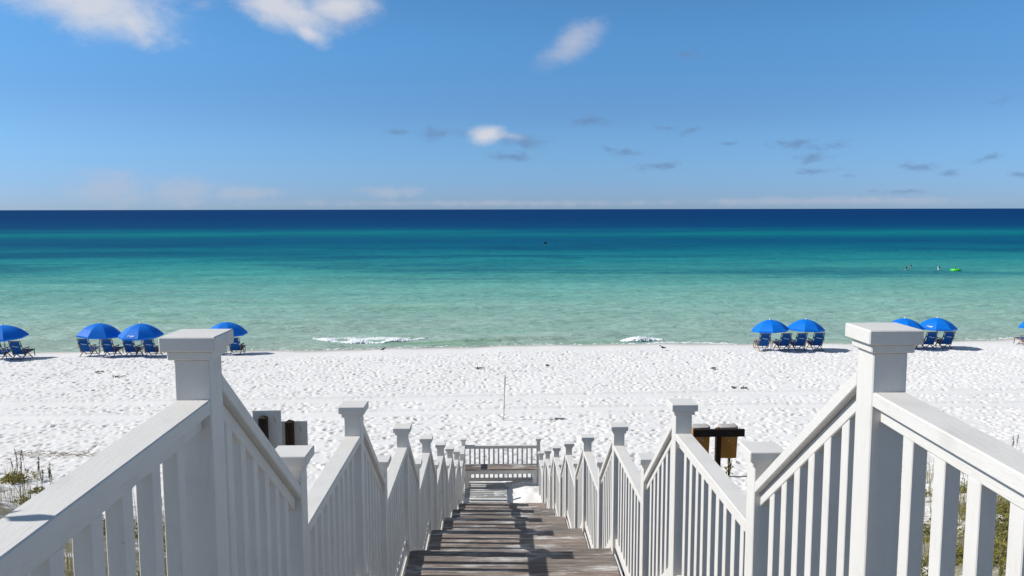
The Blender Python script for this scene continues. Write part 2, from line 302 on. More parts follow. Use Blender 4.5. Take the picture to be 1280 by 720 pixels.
# ------------------------------------------------------------------ helpers
def link(o): col.objects.link(o); return o
def tag(o, label=None, cat=None, group=None, kind=None):
    if label: o['label'] = label
    if cat: o['category'] = cat
    if group: o['group'] = group
    if kind: o['kind'] = kind
    return o
def empty(name, loc=(0, 0, 0), rz=0.0):
    o = bpy.data.objects.new(name, None); o.location = loc; o.rotation_euler = (0, 0, rz); o.empty_display_size = 0.1
    return link(o)
class MB:
    def __init__(s): s.v = []; s.f = []
    def add(s, vs, fs):
        b = len(s.v); s.v += [tuple(x) for x in vs]; s.f += [tuple(b + i for i in f) for f in fs]; return s
    def box(s, x0, x1, y0, y1, z0, z1):
        return s.add([(x0, y0, z0), (x1, y0, z0), (x1, y1, z0), (x0, y1, z0), (x0, y0, z1), (x1, y0, z1), (x1, y1, z1), (x0, y1, z1)],
                     [(0, 3, 2, 1), (4, 5, 6, 7), (0, 1, 5, 4), (1, 2, 6, 5), (2, 3, 7, 6), (3, 0, 4, 7)])
    def hull8(s, b, t):
        return s.add(list(b) + list(t), [(0, 3, 2, 1), (4, 5, 6, 7), (0, 1, 5, 4), (1, 2, 6, 5), (2, 3, 7, 6), (3, 0, 4, 7)])
    def chbox(s, x0, x1, y0, y1, z0, z1, c=0.003):
        # box with all edges chamfered (24 verts)
        bm = bmesh.new(); bmesh.ops.create_cube(bm, size=1.0)
        for v in bm.verts: v.co = Vector(((x0 + x1) / 2 + v.co.x * (x1 - x0), (y0 + y1) / 2 + v.co.y * (y1 - y0), (z0 + z1) / 2 + v.co.z * (z1 - z0)))
        bmesh.ops.bevel(bm, geom=bm.edges[:], offset=c, segments=1, affect='EDGES', profile=0.5)
        bm.verts.index_update(); s.add([v.co[:] for v in bm.verts], [[v.index for v in f.verts] for f in bm.faces]); bm.free(); return s
    def shear_bar(s, x0, x1, y0, y1, za, zb, zc, zd, c=0.003):
        # bar along y: z range (za..zb) at y0, (zc..zd) at y1, plumb-cut ends, chamfered
        bm = bmesh.new()
        vs = [bm.verts.new(p) for p in [(x0, y0, za), (x1, y0, za), (x1, y1, zc), (x0, y1, zc), (x0, y0, zb), (x1, y0, zb), (x1, y1, zd), (x0, y1, zd)]]
        for f in [(0, 3, 2, 1), (4, 5, 6, 7), (0, 1, 5, 4), (1, 2, 6, 5), (2, 3, 7, 6), (3, 0, 4, 7)]: bm.faces.new([vs[i] for i in f])
        bmesh.ops.bevel(bm, geom=bm.edges[:], offset=c, segments=1, affect='EDGES', profile=0.5)
        bm.verts.index_update(); s.add([v.co[:] for v in bm.verts], [[v.index for v in f.verts] for f in bm.faces]); bm.free(); return s
    def tube(s, pts, rads, n=6):
        pts = [Vector(p) for p in pts]
        if isinstance(rads, (int, float)): rads = [rads] * len(pts)
        b = len(s.v)
        for i, p in enumerate(pts):
            d = (pts[min(i + 1, len(pts) - 1)] - pts[max(i - 1, 0)]).normalized()
            u = d.cross(Vector((0, 0, 1))); u = u if u.length > 1e-3 else Vector((1, 0, 0)); u.normalize(); w = u.cross(d)
            for k in range(n):
                a = 2 * math.pi * k / n; s.v.append(tuple(p + (u * math.cos(a) + w * math.sin(a)) * rads[i]))
        for i in range(len(pts) - 1):
            for k in range(n):
                s.f.append((b + i * n + k, b + i * n + (k + 1) % n, b + (i + 1) * n + (k + 1) % n, b + (i + 1) * n + k))
        s.f.append(tuple(b + k for k in range(n))[::-1]); e = b + (len(pts) - 1) * n; s.f.append(tuple(e + k for k in range(n)))
        return s
    def bar(s, p0, p1, w, h):
        # rectangular bar between two points; w across (horizontal), h the other way
        p0, p1 = Vector(p0), Vector(p1); d = (p1 - p0).normalized()
        u = d.cross(Vector((0, 0, 1))); u = u if u.length > 1e-3 else Vector((1, 0, 0)); u.normalize(); q = u.cross(d)
        c = [(-w / 2, -h / 2), (w / 2, -h / 2), (w / 2, h / 2), (-w / 2, h / 2)]
        return s.hull8([p0 + u * a + q * b for a, b in c], [p1 + u * a + q * b for a, b in c])
    def loft(s, rings):
        # rings: list of lists of points, same length, closed
        n = len(rings[0]); b = len(s.v)
        for r in rings: s.v += [tuple(p) for p in r]
        for i in range(len(rings) - 1):
            for k in range(n):
                s.f.append((b + i * n + k, b + i * n + (k + 1) % n, b + (i + 1) * n + (k + 1) % n, b + (i + 1) * n + k))
        s.f.append(tuple(b + k for k in range(n))[::-1]); e = b + (len(rings) - 1) * n; s.f.append(tuple(e + k for k in range(n)))
        return s
    def mesh(s, name, mat, smooth=False):
        me = bpy.data.meshes.new(name); me.from_pydata(s.v, [], s.f); me.materials.append(mat)
        if smooth: me.polygons.foreach_set('use_smooth', [True] * len(me.polygons))
        me.update(); return me
    def build(s, name, mat, parent=None, smooth=False):
        o = bpy.data.objects.new(name, s.mesh(name, mat, smooth)); link(o)
        if parent: o.parent = parent
        return o
def inst(name, me, parent, loc, rot=(0, 0, 0), scale=None):
    o = bpy.data.objects.new(name, me); link(o); o.parent = parent; o.location = loc; o.rotation_euler = rot
    if scale: o.scale = scale
    return o
def copy_tree(o, parent=None):
    c = o.copy(); col.objects.link(c); c.parent = parent
    for ch in list(o.children): copy_tree(ch, c)
    return c

# ------------------------------------------------------------------ ground
def shore(x):
    x = np.clip(x, -60, 60); return 43.2 + 0.047 * x + 0.35 * np.sin(x * 0.21 + 0.6) + 0.13 * np.sin(x * 0.83) + 0.07 * np.sin(x * 2.1 + 1)
def vnoise(x, y, s, seed):
    r = np.random.RandomState(seed); g = r.rand(256, 256)
    X = x / s + 1000; Y = y / s + 1000; xi = np.floor(X).astype(int); yi = np.floor(Y).astype(int)
    fx = X - xi; fy = Y - yi; fx = fx * fx * (3 - 2 * fx); fy = fy * fy * (3 - 2 * fy)
    a = g[xi % 256, yi % 256]; b = g[(xi + 1) % 256, yi % 256]; c_ = g[xi % 256, (yi + 1) % 256]; d = g[(xi + 1) % 256, (yi + 1) % 256]
    return (a * (1 - fx) + b * fx) * (1 - fy) + (c_ * (1 - fx) + d * fx) * fy - 0.5
def sand_base(x, y):
    d = shore(x) - y
    z = np.where(d < 0, 0.09 * d, np.where(d < 4, 0.095 * d, 0.38 + 0.0215 * (np.minimum(d, 26) - 4)))
    t = np.clip((17 - y + 1.2 * vnoise(x, y * 0, 9.0, 3) + np.clip((np.abs(x) - 4) * 0.5, 0, 4.0)) / 16, 0, 1); s = t * t * (3 - 2 * t)
    z = z + 4.15 * s
    du = np.clip((18 - y) / 4, 0, 1); away = np.clip((np.abs(x) - 1.3) / 1.5, 0, 1)
    z = z + du * away * (0.55 * vnoise(x, y, 3.1, 5) + 0.22 * vnoise(x, y, 0.9, 6)) - 0.12 * (1 - away) * du
    return np.maximum(z, -3.0)
def gz(x, y): return float(sand_base(np.array([float(x)]), np.array([float(y)]))[0])
DX = 0.05
xs = np.arange(-33, 33.01, DX); ys = np.arange(15.2, 44.6, DX)
g = np.cumsum(0.15 * 1.17 ** np.arange(60)); g = g[g < 6000]
xs_all = np.concatenate([(-33 - g)[::-1], xs, 33 + g])
ylow = np.arange(-6, 15.15, 0.16); gl = np.cumsum(0.3 * 1.3 ** np.arange(40)); gl = gl[gl < 1500]
ys_all = np.concatenate([(-6 - gl)[::-1], ylow, ys, np.arange(45.0, 70, 0.6)])
X, Y = np.meshgrid(xs_all, ys_all); Z = sand_base(X, Y)
d = shore(X) - Y
track = lambda yc, w: np.exp(-((Y - (yc + 0.012 * X + 0.25 * np.sin(X * 0.13))) / w) ** 4)
trk = np.clip(track(28.9, 0.46) + track(26.75, 0.46), 0, 1)
dense = np.clip((d - 3.0) / 1.8, 0, 1) * (1 - 0.99 * trk) * np.clip((Y - 13.5) / 2.0, 0, 1)
damp = np.clip((d - 0.6) / 2.0, 0, 1) * (1 - 0.97 * trk)
Z = Z + damp * np.clip((Y - 12) / 3, 0, 1) * (0.04 * vnoise(X, Y, 1.8, 11) + 0.016 * vnoise(X, Y, 0.45, 12) + 0.016 * vnoise(X, Y, 0.18, 13))
rid = lambda yc, o_: np.exp(-((Y - (yc + o_ + 0.012 * X + 0.25 * np.sin(X * 0.13))) / 0.06) ** 2)
Z = Z - 0.05 * trk + 0.05 * (rid(28.9, .46) + rid(28.9, -.46) + rid(26.75, .46) + rid(26.75, -.46)) - 0.03 * (rid(28.9, .12) + rid(26.75, -.1)) * np.clip((np.abs(X) + 200), 0, 1)
FP = np.zeros_like(Z)
ix0 = len(g); iy0 = len(gl) + len(ylow)
K = 7; gy, gx = np.mgrid[-K:K + 1, -K:K + 1] * DX
for i in range(26000):
    fx, fy = np.random.uniform(-32.4, 32.4), np.random.uniform(15.8, 40.5)
    jx = ix0 + int(round((fx + 33) / DX)); jy = iy0 + int(round((fy - 15.2) / DX))
    a = np.random.uniform(0, math.pi); ca, sa = math.cos(a), math.sin(a)
    L = np.random.uniform(0.07, 0.14); W = np.random.uniform(0.05, 0.085)
    u = (gx * ca + gy * sa) / L; v = (-gx * sa + gy * ca) / W; r2 = u * u + v * v
    k = np.random.uniform(0.015, 0.062) * (-np.exp(-r2 * r2 * 1.1) + 0.38 * np.exp(-((np.sqrt(r2) - 1.35) / 0.32) ** 2))
    FP[jy - K:jy + K + 1, jx - K:jx + K + 1] += k
Z = Z + np.clip(FP, -0.11, 0.08) * dense * 0.85
def grid_mesh(name, X, Y, Z, mat):
    ny, nx = X.shape; me = bpy.data.meshes.new(name)
    co = np.stack([X, Y, Z], -1).reshape(-1, 3).astype(np.float32)
    i = np.arange((ny - 1) * nx).reshape(ny - 1, nx)[:, :-1].ravel()
    q = np.stack([i, i + 1, i + nx + 1, i + nx], -1).astype(np.int32)
    me.vertices.add(len(co)); me.vertices.foreach_set('co', co.ravel())
    me.loops.add(q.size); me.loops.foreach_set('vertex_index', q.ravel())
    me.polygons.add(len(q)); me.polygons.foreach_set('loop_start', np.arange(0, q.size, 4, dtype=np.int32))
    me.polygons.foreach_set('use_smooth', np.ones(len(q), dtype=bool))
    me.update(calc_edges=True); me.validate(); me.materials.append(mat)
    o = bpy.data.objects.new(name, me); return link(o)
sand = tag(grid_mesh('sand_beach', X, Y, Z, SAND), kind='structure')

# ------------------------------------------------------------------ sea
gx_ = np.cumsum(0.6 * 1.22 ** np.arange(60)); gx_ = gx_[gx_ < 45000]
sxs = np.concatenate([(-62 - gx_)[::-1], np.arange(-62, 62.1, 0.32), 62 + gx_])
gy_ = np.cumsum(0.3 * 1.06 ** np.arange(400)); gy_ = gy_[gy_ < 60000]
sys_ = np.concatenate([np.arange(38, 62, 0.14), 62 + gy_])
X, Y = np.meshgrid(sxs, sys_)
amp = np.clip((Y - 43) / 4, 0.15, 1) * np.clip((400 - Y) / 250, 0, 1)
ph = vnoise(X, Y * 0.5, 9.0, 21) * 5 + vnoise(X, Y, 24.0, 22) * 6
Z = amp * (0.045 * np.sin(Y * 1.9 + ph + X * 0.08) + 0.05 * np.sin(Y * 0.72 + ph * 0.8 - X * 0.05) + 0.05 * vnoise(X, Y, 1.1, 23) + 0.06 * vnoise(X, Y, 2.6, 24))
def breaker(x0, x1, yc, h):
    e = np.clip((X - x0) / 1.6, 0, 1) * np.clip((x1 - X) / 1.6, 0, 1); e = e * e * (3 - 2 * e); dy = Y - yc(X)
    return h * e * np.where(dy < 0, np.exp(-(dy / 0.22) ** 2), np.exp(-(dy / 0.8) ** 2))
bw1 = lambda x: 44.75 + 0.13 * (x + 7.5) ** 2 + 0.05 * np.sin(x * 4)
bw2 = lambda x: 45.0 + 0.14 * (x - 8.2)
bw3 = lambda x: 45.3 + 0.10 * (x - 1.0)
Z += breaker(-11.5, -3.6, bw1, 0.07) + breaker(6.4, 10.6, bw2, 0.06) + breaker(-3.5, 4.6, bw3, 0.20)
Z += 0.14 * np.exp(-((Y - (52 + 0.05 * X + vnoise(X, Y * 0, 7, 31) * 2)) / 1.0) ** 2) * np.clip(vnoise(X, Y * 0, 6, 33) * 3, 0, 1)
Z += 0.13 * np.exp(-((Y - (60 + 0.04 * X + vnoise(X, Y * 0, 7, 35) * 2)) / 1.3) ** 2) * np.clip(vnoise(X, Y * 0, 8, 36) * 3, 0, 1)
sea = tag(grid_mesh('sea', X, Y, Z, SEA), kind='structure')

def foam(name, x0, x1, yc, depth, h, n, label_kind):
    m = MB(); rnd = random.Random(name + str(x0))
    oct_ = [(1, 0, 0), (0, 1, 0), (-1, 0, 0), (0, -1, 0), (0, 0, 1), (0, 0, -1)]
    of = [(0, 1, 4), (1, 2, 4), (2, 3, 4), (3, 0, 4), (1, 0, 5), (2, 1, 5), (3, 2, 5), (0, 3, 5)]
    for i in range(n):
        u = rnd.random(); x = x0 + (x1 - x0) * u
        env = math.sin(math.pi * min(1, max(0, u))) ** 0.7
        e2 = min(1, max(0, (u) / .2)) * min(1, max(0, (1 - u) / .2))
        q = rnd.random() ** 1.6
        y = float(yc(np.float64(x))) + (q * depth - 0.34) * env + rnd.gauss(0, 0.07)
        z = 0.01 + h * e2 * math.exp(-((y - float(yc(np.float64(x)))) / 0.7) ** 2) * rnd.uniform(0.1, 1.0) * (0.6 + 0.4 * math.sin(x * 3.1 + 1))
        s = rnd.uniform(0.018, 0.062) * (1.25 - 0.7 * q)
        if math.sin(x * 5.1 + 2 * math.sin(y * 3.7)) + math.sin(x * 2.3 - y * 4.1) < -2.1 + 1.5 * q: continue
        m.add([(x + p[0] * s * rnd.uniform(1, 2.4), y + p[1] * s * rnd.uniform(.8, 1.4), z + p[2] * s * rnd.uniform(.5, .9)) for p in oct_], of)
    return tag(m.build('foam', FOAM, None, True), label_kind, 'foam', kind='stuff')
foam('foam', -10.9, -4.3, bw1, 2.7, 0.15, 12000, 'long white crest of foam breaking off the beach left of centre')
foam('foam', 7.2, 9.6, bw2, 1.5, 0.22, 2600, 'short white splash of foam on the shore right of centre')
# thin swash line
m = MB(); rnd = random.Random(3)
for i in range(420):
    x = rnd.uniform(8.5, 13.5) if i < 160 else rnd.uniform(22, 32) if i < 300 else rnd.uniform(-16, 8)
    s = rnd.uniform(0.015, 0.05); y = float(shore(np.float64(x))) + 0.02 + abs(rnd.gauss(0, 0.22)) + 0.12 * math.sin(x * 1.3); z = 0.012
    m.add([(x - 3 * s, y, z), (x, y - s, z), (x + 3 * s, y, z), (x, y + s, z), (x, y, z + s * 0.6)], [(0, 1, 4), (1, 2, 4), (2, 3, 4), (3, 0, 4)])
tag(m.build('swash_foam', FOAM, None, True), 'thin broken line of white foam along the waterline', 'foam', kind='stuff')

# ------------------------------------------------------------------ staircase
PER = 2.1635; DROP = 0.7285; HW = 0.89
def Ty(k): return 2.018 + PER * (k - 1)
def Ly(k): return 2.895 + PER * (k - 1)
def Tz(k): return EYE - 0.3143 - DROP * (k - 1)
def Lz(k): return EYE - 0.899 - DROP * (k - 1)
def Dz(k): return EYE - 1.40 - DROP * (k - 1)
YC = 18.26
stair = tag(empty('wooden_staircase', (0, Ty(1), Dz(1))), 'long weathered brown board stairway with landings descending to the white beach', 'staircase')
off = Vector((0, Ty(1), Dz(1)))
plank_me = MB().chbox(-0.852, 0.852, -0.07, 0.07, -0.036, 0.0, 0.005).mesh('plank', DECK)
plank_sandy = MB().chbox(-0.852, 0.852, -0.07, 0.07, -0.036, 0.0, 0.005).mesh('plank', DECK_SANDY)
tread_me = MB().chbox(-0.852, 0.852, -0.068, 0.068, -0.036, 0.0, 0.005).mesh('tread', DECK)
def planks(y0, y1, z, me=plank_me):
    n = int(round((y1 - y0) / 0.147)); p_ = (y1 - y0) / n
    for i in range(n):
        inst('plank', me, stair, Vector((random.uniform(-.004, .004), y0 + (i + .5) * p_, z + random.uniform(-.002, .0015))) - off,
             (random.uniform(-.006, .006), random.uniform(-.0015, .0015), random.uniform(-.0015, .0015)))
planks(-3.0, Ty(1) + 0.06, Dz(1))
for k in range(2, 8): planks(Ly(k - 1) - 0.06, Ty(k) + 0.06, Dz(k), plank_me if k < 7 else plank_me)
planks(Ly(7) - 0.06, YC + 0.06, Dz(8), plank_sandy)
for k in range(1, 8):
    y0, y1 = Ty(k) + 0.06, Ly(k) - 0.06; run = (y1 - y0) / 3; rise = DROP / 4
    for i in range(3):
        for j in range(2):
            inst('tread', tread_me, stair, Vector((random.uniform(-.004, .004), y0 + run * i + run * (j + .5) / 2, Dz(k) - rise * (i + 1) + random.uniform(-.002, .0015))) - off,
                 (random.uniform(-.006, .006), 0, random.uniform(-.0015, .0015)))
for s in (-1, 1):
    xa, xb = sorted((s * 0.858, s * 0.873))
    for k in range(1, 9):
        ya = -3.0 if k == 1 else Ly(k - 1) - 0.06; yb = (YC if k == 8 else Ty(k)) + 0.058
        MB().chbox(xa, xb, ya, yb, Dz(k) - 0.24, Dz(k) - 0.006).build('rim_board', PY, stair).matrix_parent_inverse = Matrix.Translation(-off)
        if k < 8:
            y0, y1 = Ty(k) + 0.0585, Ly(k) - 0.0605
            MB().shear_bar(xa, xb, y0, y1, Dz(k) - 0.34, Dz(k) - 0.02, Dz(k) - DROP - 0.20, Dz(k) - DROP + 0.10).build('stringer', PY, stair).matrix_parent_inverse = Matrix.Translation(-off)

PW = 0.0445
def make_cap():
    cap = MB().chbox(-0.07, 0.07, -0.07, 0.07, -0.038, 0.0, 0.003).mesh('post_cap', PX)
    trim = MB().chbox(-0.0565, 0.0565, -0.0565, 0.0565, -0.061, -0.0385, 0.003).mesh('cap_trim', PX)
    return cap, trim
cap_me, trim_me = make_cap()
bal_me = MB().chbox(-0.0185, 0.0185, -0.0225, 0.0225, 0, 0.722, 0.002).mesh('baluster', PV)
SL = -0.75
bs = MB().shear_bar(-0.0185, 0.0185, -0.0225, 0.0225, -0.0225 * SL, 0.72 - 0.0225 * SL, 0.0225 * SL, 0.72 + 0.0225 * SL, 0.002)
bal_slope_me = bs.mesh('baluster', PV)
bend = MB().chbox(-0.019, 0.019, -0.0185, 0.0185, 0, 0.722, 0.002).mesh('baluster', PV)
def post(parent, o, x, y, top, bottom):
    p_ = MB().chbox(-PW, PW, -PW, PW, bottom - top, -0.0615, 0.003).build('post', PV, parent); p_.location = Vector((x, y, top)) - o
    c_ = inst('post_cap', cap_me, p_, (0, 0, 0), (0, 0, random.uniform(-.012, .012))); t_ = inst('cap_trim', trim_me, p_, (0, 0, 0))
    return p_
def level_run(parent, o, x, y0, y1, dz, dzr=0.0, n=None, base=0.0):
    inv = Matrix.Translation(-o)
    a, b = y0 + 0.001, y1 - 0.001
    MB().shear_bar(x - 0.0435, x + 0.0435, a, b, dz + .883, dz + .921, dz + .883 + dzr, dz + .921 + dzr).build('cap_rail', PY, parent).matrix_parent_inverse = inv
    MB().shear_bar(x - 0.0205, x + 0.0205, a, b, dz + .842, dz + .8825, dz + .842 + dzr, dz + .8825 + dzr).build('sub_rail', PY, parent).matrix_parent_inverse = inv
    MB().shear_bar(x - 0.0205, x + 0.0205, a, b, dz + .045 + base, dz + .125 + base, dz + .045 + base, dz + .125 + base).build('bottom_rail', PY, parent).matrix_parent_inverse = inv
    n = n or int(round((y1 - y0) / 0.113)) - 1
    for i in range(n):
        t_ = (i + 1) / (n + 1)
        inst('baluster', bal_me, parent, Vector((x + random.uniform(-.001, .001), y0 + (y1 - y0) * t_ + random.uniform(-.003, .003), dz + .1225 + base)) - o,
             (random.uniform(-.003, .003), random.uniform(-.002, .002), random.uniform(-.03, .03)), (1, 1, (.722 + dzr * t_ - base) / .722))
def slope_run(parent, o, x, y0, y1, ztop):
    inv = Matrix.Translation(-o); a, b = y0 + 0.001, y1 - 0.001; L = (b - a) * SL
    def br(name, w, lo, hi, end=0.0):
        b2 = b - end; MB().shear_bar(x - w, x + w, a, b2, ztop + lo, ztop + hi, ztop + lo + (b2 - a) * SL, ztop + hi + (b2 - a) * SL).build(name, PY, parent).matrix_parent_inverse = inv
    br('cap_rail', 0.0435, -0.0466, 0.0); br('sub_rail', 0.0205, -0.097, -0.047, 0.0); br('bottom_rail', 0.0205, -0.905, -0.808)
    for i in range(6):
        y = y0 + (y1 - y0) * (i + 1) / 7
        inst('baluster', bal_slope_me, parent, Vector((x + random.uniform(-.001, .001), y, ztop + (y - a) * SL - 0.812)) - o, (0, 0, 0))
for s in (-1, 1):
    x = s * HW; o = Vector((x, Ty(1), Dz(1)))
    rl = empty('stair_railing', o)
    tag(rl, ('shaded white painted railing of posts and balusters down the left side of the stairs' if s < 0 else
             'sunlit white painted railing of posts and balusters down the right side of the stairs'), 'railing', 'railings of the stairway')
    yj = 0.0; zj = 0.008 if s > 0 else 0.0
    for k in range(1, 9):
        post(rl, o, x, Ty(k) + (yj if k == 1 else 0), Tz(k) + (zj if k == 1 else 0), min(gz(x, Ty(k)) - 0.3, Dz(k) - 0.3))
        if k < 8:
            post(rl, o, x, Ly(k), Lz(k), min(gz(x, Ly(k)) - 0.3, Dz(k + 1) - 0.3))
            slope_run(rl, o, x, Ty(k) + PW + (yj if k == 1 else 0), Ly(k) - PW, Tz(k) - 0.114)
            level_run(rl, o, x, Ly(k) + PW, Ty(k + 1) - PW, Dz(k + 1), n=9)
    post(rl, o, x, -0.75, Tz(1), gz(x, -0.75) - 0.3)
    level_run(rl, o, x, -0.75 + PW, Ty(1) - PW + yj, Dz(1) - 0.078, 0.078 + zj, n=19, base=0.078)
    if s < 0: level_run(rl, o, x, Ty(8) + PW, YC - PW, Dz(8), n=8)
# end railing with bench in front
o = Vector((0, YC, Dz(8))); inv = Matrix.Translation(-o)
er = tag(empty('end_railing', o), 'white railing with square balusters closing the foot of the stairs behind the bench', 'railing')
for s in (-1, 1): post(er, o, s * HW, YC, Tz(8), gz(s * HW, YC) - 0.3)
dz = Dz(8)
for nm, w, a, b in (('cap_rail', .0435, .883, .921), ('sub_rail', .0205, .842, .8825), ('bottom_rail', .0205, .045, .125)):
    MB().chbox(-HW + PW + .001, HW - PW - .001, YC - w, YC + w, dz + a, dz + b).build(nm, PX, er).matrix_parent_inverse = inv
for i in range(14): inst('baluster', bend, er, (-(HW - PW) + 2 * (HW - PW) * (i + 1) / 15, 0, .1225))
bo = Vector((0, 17.98, dz)); binv = Matrix.Translation(-bo)
be = tag(empty('bench', bo), 'weathered plank bench on white legs built against the end railing', 'bench')
for i in range(3):
    y = 17.815 + i * 0.128
    MB().chbox(-0.842, 0.842, y, y + 0.121, dz + .455, dz + .49, .004).build('seat_plank', DECK, be).matrix_parent_inverse = binv
MB().chbox(-0.838, 0.838, 17.835, 17.870, dz + .36, dz + .4535, .003).build('apron', PX, be).matrix_parent_inverse = binv
for s in (-1, 1):
    MB().chbox(s * .79 - .045, s * .79 + .045, 17.872, 17.960, dz + .0, dz + .4535, .003).build('leg', PV, be).matrix_parent_inverse = binv
    MB().chbox(s * .79 - .02, s * .79 + .02, 17.962, 18.190, dz + .365, dz + .4535, .003).build('bearer', PY, be).matrix_parent_inverse = binv
# sand drifted on to the lowest landing
gx2, gy2 = np.meshgrid(np.linspace(-0.85, 1.35, 70), np.linspace(16.6, 18.7, 70))
hh = 0.10 * np.clip((gx2 - 0.05) / 0.5, 0, 1) * np.clip((gx2 + .9), 0, 1) + 0.05 * vnoise(gx2, gy2, .35, 41) + 0.03 * vnoise(gx2, gy2, .12, 42)
hh = hh * np.clip((gy2 - 16.6) / 0.4, 0, 1) * np.clip((18.7 - gy2) / .3, 0, 1) - 0.016 - 0.3 * np.clip((gx2 - 0.95) / .4, 0, 1)
tag(grid_mesh('drifted_sand', gx2, gy2, dz + hh, SAND), 'white sand drifted over the lowest landing in front of the bench', 'sand', kind='stuff')

# ------------------------------------------------------------------ beach umbrellas
def make_umbrella(rad):
    root = empty('beach_umbrella'); rim = 1.10; ap = rim + 0.56 * rad / 1.06
    NP = 8; prof = [(0.0, 1.0), (0.18, .965), (0.36, .87), (0.54, .72), (0.70, .53), (0.85, .28), (1.0, 0.0)]
    m = MB(); rings = []
    for (r_, h_) in prof[1:]:
        ring = []
        for k in range(NP):
            a0 = 2 * math.pi * (k + .5) / NP; a1 = 2 * math.pi * (k + 1.5) / NP
            for j in range(4):
                t_ = j / 4; x_ = math.cos(a0) * (1 - t_) + math.cos(a1) * t_; y_ = math.sin(a0) * (1 - t_) + math.sin(a1) * t_
                sag = 4 * t_ * (1 - t_)
                ring.append((x_ * r_ * rad * (1 - .02 * sag * r_), y_ * r_ * rad * (1 - .02 * sag * r_), rim + (ap - rim) * h_ + 0.012 * sag * r_))
        rings.append(ring)
    n = NP * 4; b = 0
    m.v.append((0, 0, ap)); 
    for r_ in rings: m.v += r_
    for k in range(n): m.f.append((0, 1 + k, 1 + (k + 1) % n))
    for i in range(len(rings) - 1):
        for k in range(n): m.f.append((1 + i * n + k, 1 + (i + 1) * n + k, 1 + (i + 1) * n + (k + 1) % n, 1 + i * n + (k + 1) % n))
    me_o = m.build('canopy', CANOPY, root, False)
    # smooth within each gore only
    v = MB(); last = rings[-1]
    for k in range(n):
        a, c_ = last[k], last[(k + 1) % n]; q = k % 4; d0 = 0.075 + 0.02 * math.sin(math.pi * q / 4); d1 = 0.075 + 0.02 * math.sin(math.pi * (q + 1) / 4)
        v.add([a, c_, (c_[0] * .985, c_[1] * .985, c_[2] - d1), (a[0] * .985, a[1] * .985, a[2] - d0)], [(0, 3, 2, 1)])
    v.build('valance', CANOPY, me_o)
    MB().tube([(0, 0, -0.35), (0, 0, ap - .02)], 0.02, 8).build('pole', METAL, root, True)
    MB().tube([(0, 0, ap - .01), (0, 0, ap + .03), (0, 0, ap + .06)], [.035, .04, .015], 8).build('finial', FINIAL, root, True)
    for k in range(NP):
        a0 = 2 * math.pi * (k + .5) / NP
        MB().tube([(0, 0, ap - .05)] + [(math.cos(a0) * r_ * rad * .985, math.sin(a0) * r_ * rad * .985, rim + (ap - rim) * h_ - .02) for r_, h_ in prof[2:]], 0.006, 4).build('rib', METAL, root)
    MB().tube([(0, 0, .62), (0, 0, .70)], 0.035, 8).build('collar', METAL, root, True)
    # white printed mark near the hem of one panel
    e = MB(); aa = R(-90 - 22)
    return root
def canopy_mark(root, rad, az):
    # short wavy white print on the hem of one panel: it lies 4 mm above the cloth of that gore
    NP = 8; rim = 1.10; ap = rim + 0.56 * rad / 1.06
    k = round(az / 45.0); a0 = R(45 * k - 22.5); a1 = R(45 * k + 22.5)
    def pt(t_, f):                                   # f 0..1 between profile rings at r=.85 and r=1
        r_ = .85 + .15 * f; h_ = .28 * (1 - f)
        x_ = math.cos(a0) * (1 - t_) + math.cos(a1) * t_; y_ = math.sin(a0) * (1 - t_) + math.sin(a1) * t_
        return Vector((x_ * r_ * rad * 1.012, y_ * r_ * rad * 1.012, rim + (ap - rim) * h_ + .022))
    m = MB()
    for t0, f0, t1, f1 in ((.26, .42, .34, .30), (.34, .30, .44, .46), (.44, .40, .60, .34), (.48, .62, .70, .56), (.60, .34, .74, .42)):
        a, b_ = pt(t0, f0), pt(t1, f1); up = pt(t0, f0 - .16) - a
        m.add([a, b_, b_ + up, a + up], [(0, 1, 2, 3)])
    m.build('printed_mark', EMBLEM, root)
proto_l = make_umbrella(1.06); proto_r = make_umbrella(0.93)
umbs = [(-24.1, 38.66, 'blue beach umbrella cut off by the left edge of the photo', 0, 8, None),
        (-20.06, 39.57, 'blue beach umbrella second from the left edge, left of a touching pair', 0, 20, None),
        (-17.88, 39.53, 'blue beach umbrella with white print, right of the pair near the left post', 0, -6, -112),
        (-13.98, 40.45, 'blue beach umbrella half hidden behind the cap of the left stair post', 0, 3, None),
        (13.96, 39.45, 'left one of the two touching blue umbrellas right of centre', 1, 12, None),
        (15.72, 39.53, 'right one of the two touching blue umbrellas right of centre', 1, -2, None),
        (20.96, 39.75, 'blue beach umbrella mostly hidden behind the cap of the right stair post', 1, 10, None),
        (22.72, 39.85, 'blue beach umbrella with white print just right of the right stair post', 1, -10, -135),
        (28.45, 40.27, 'blue beach umbrella cut off by the right edge of the photo', 1, 5, None)]
used = [False, False]
for (x, y, lab, side, rz, mk) in umbs:
    src = (proto_l, proto_r)[side]
    if not used[side]: u = src; used[side] = True; first = [proto_l, proto_r]
    else: u = copy_tree(src)
    u.location = (x, y, gz(x, y)); u.rotation_euler = (R(random.uniform(-4, 4)), R(random.uniform(-4.5, 4.5)), R(rz))
    tag(u, lab, 'umbrella', 'blue beach umbrellas')
    u['mk'] = 0 if mk is None else mk
for o_ in [o_ for o_ in bpy.data.objects if 'mk' in o_]:
    mk = o_['mk']; del o_['mk']
    if mk: canopy_mark(o_, 1.06 if o_.location.x < 0 else 0.93, mk)

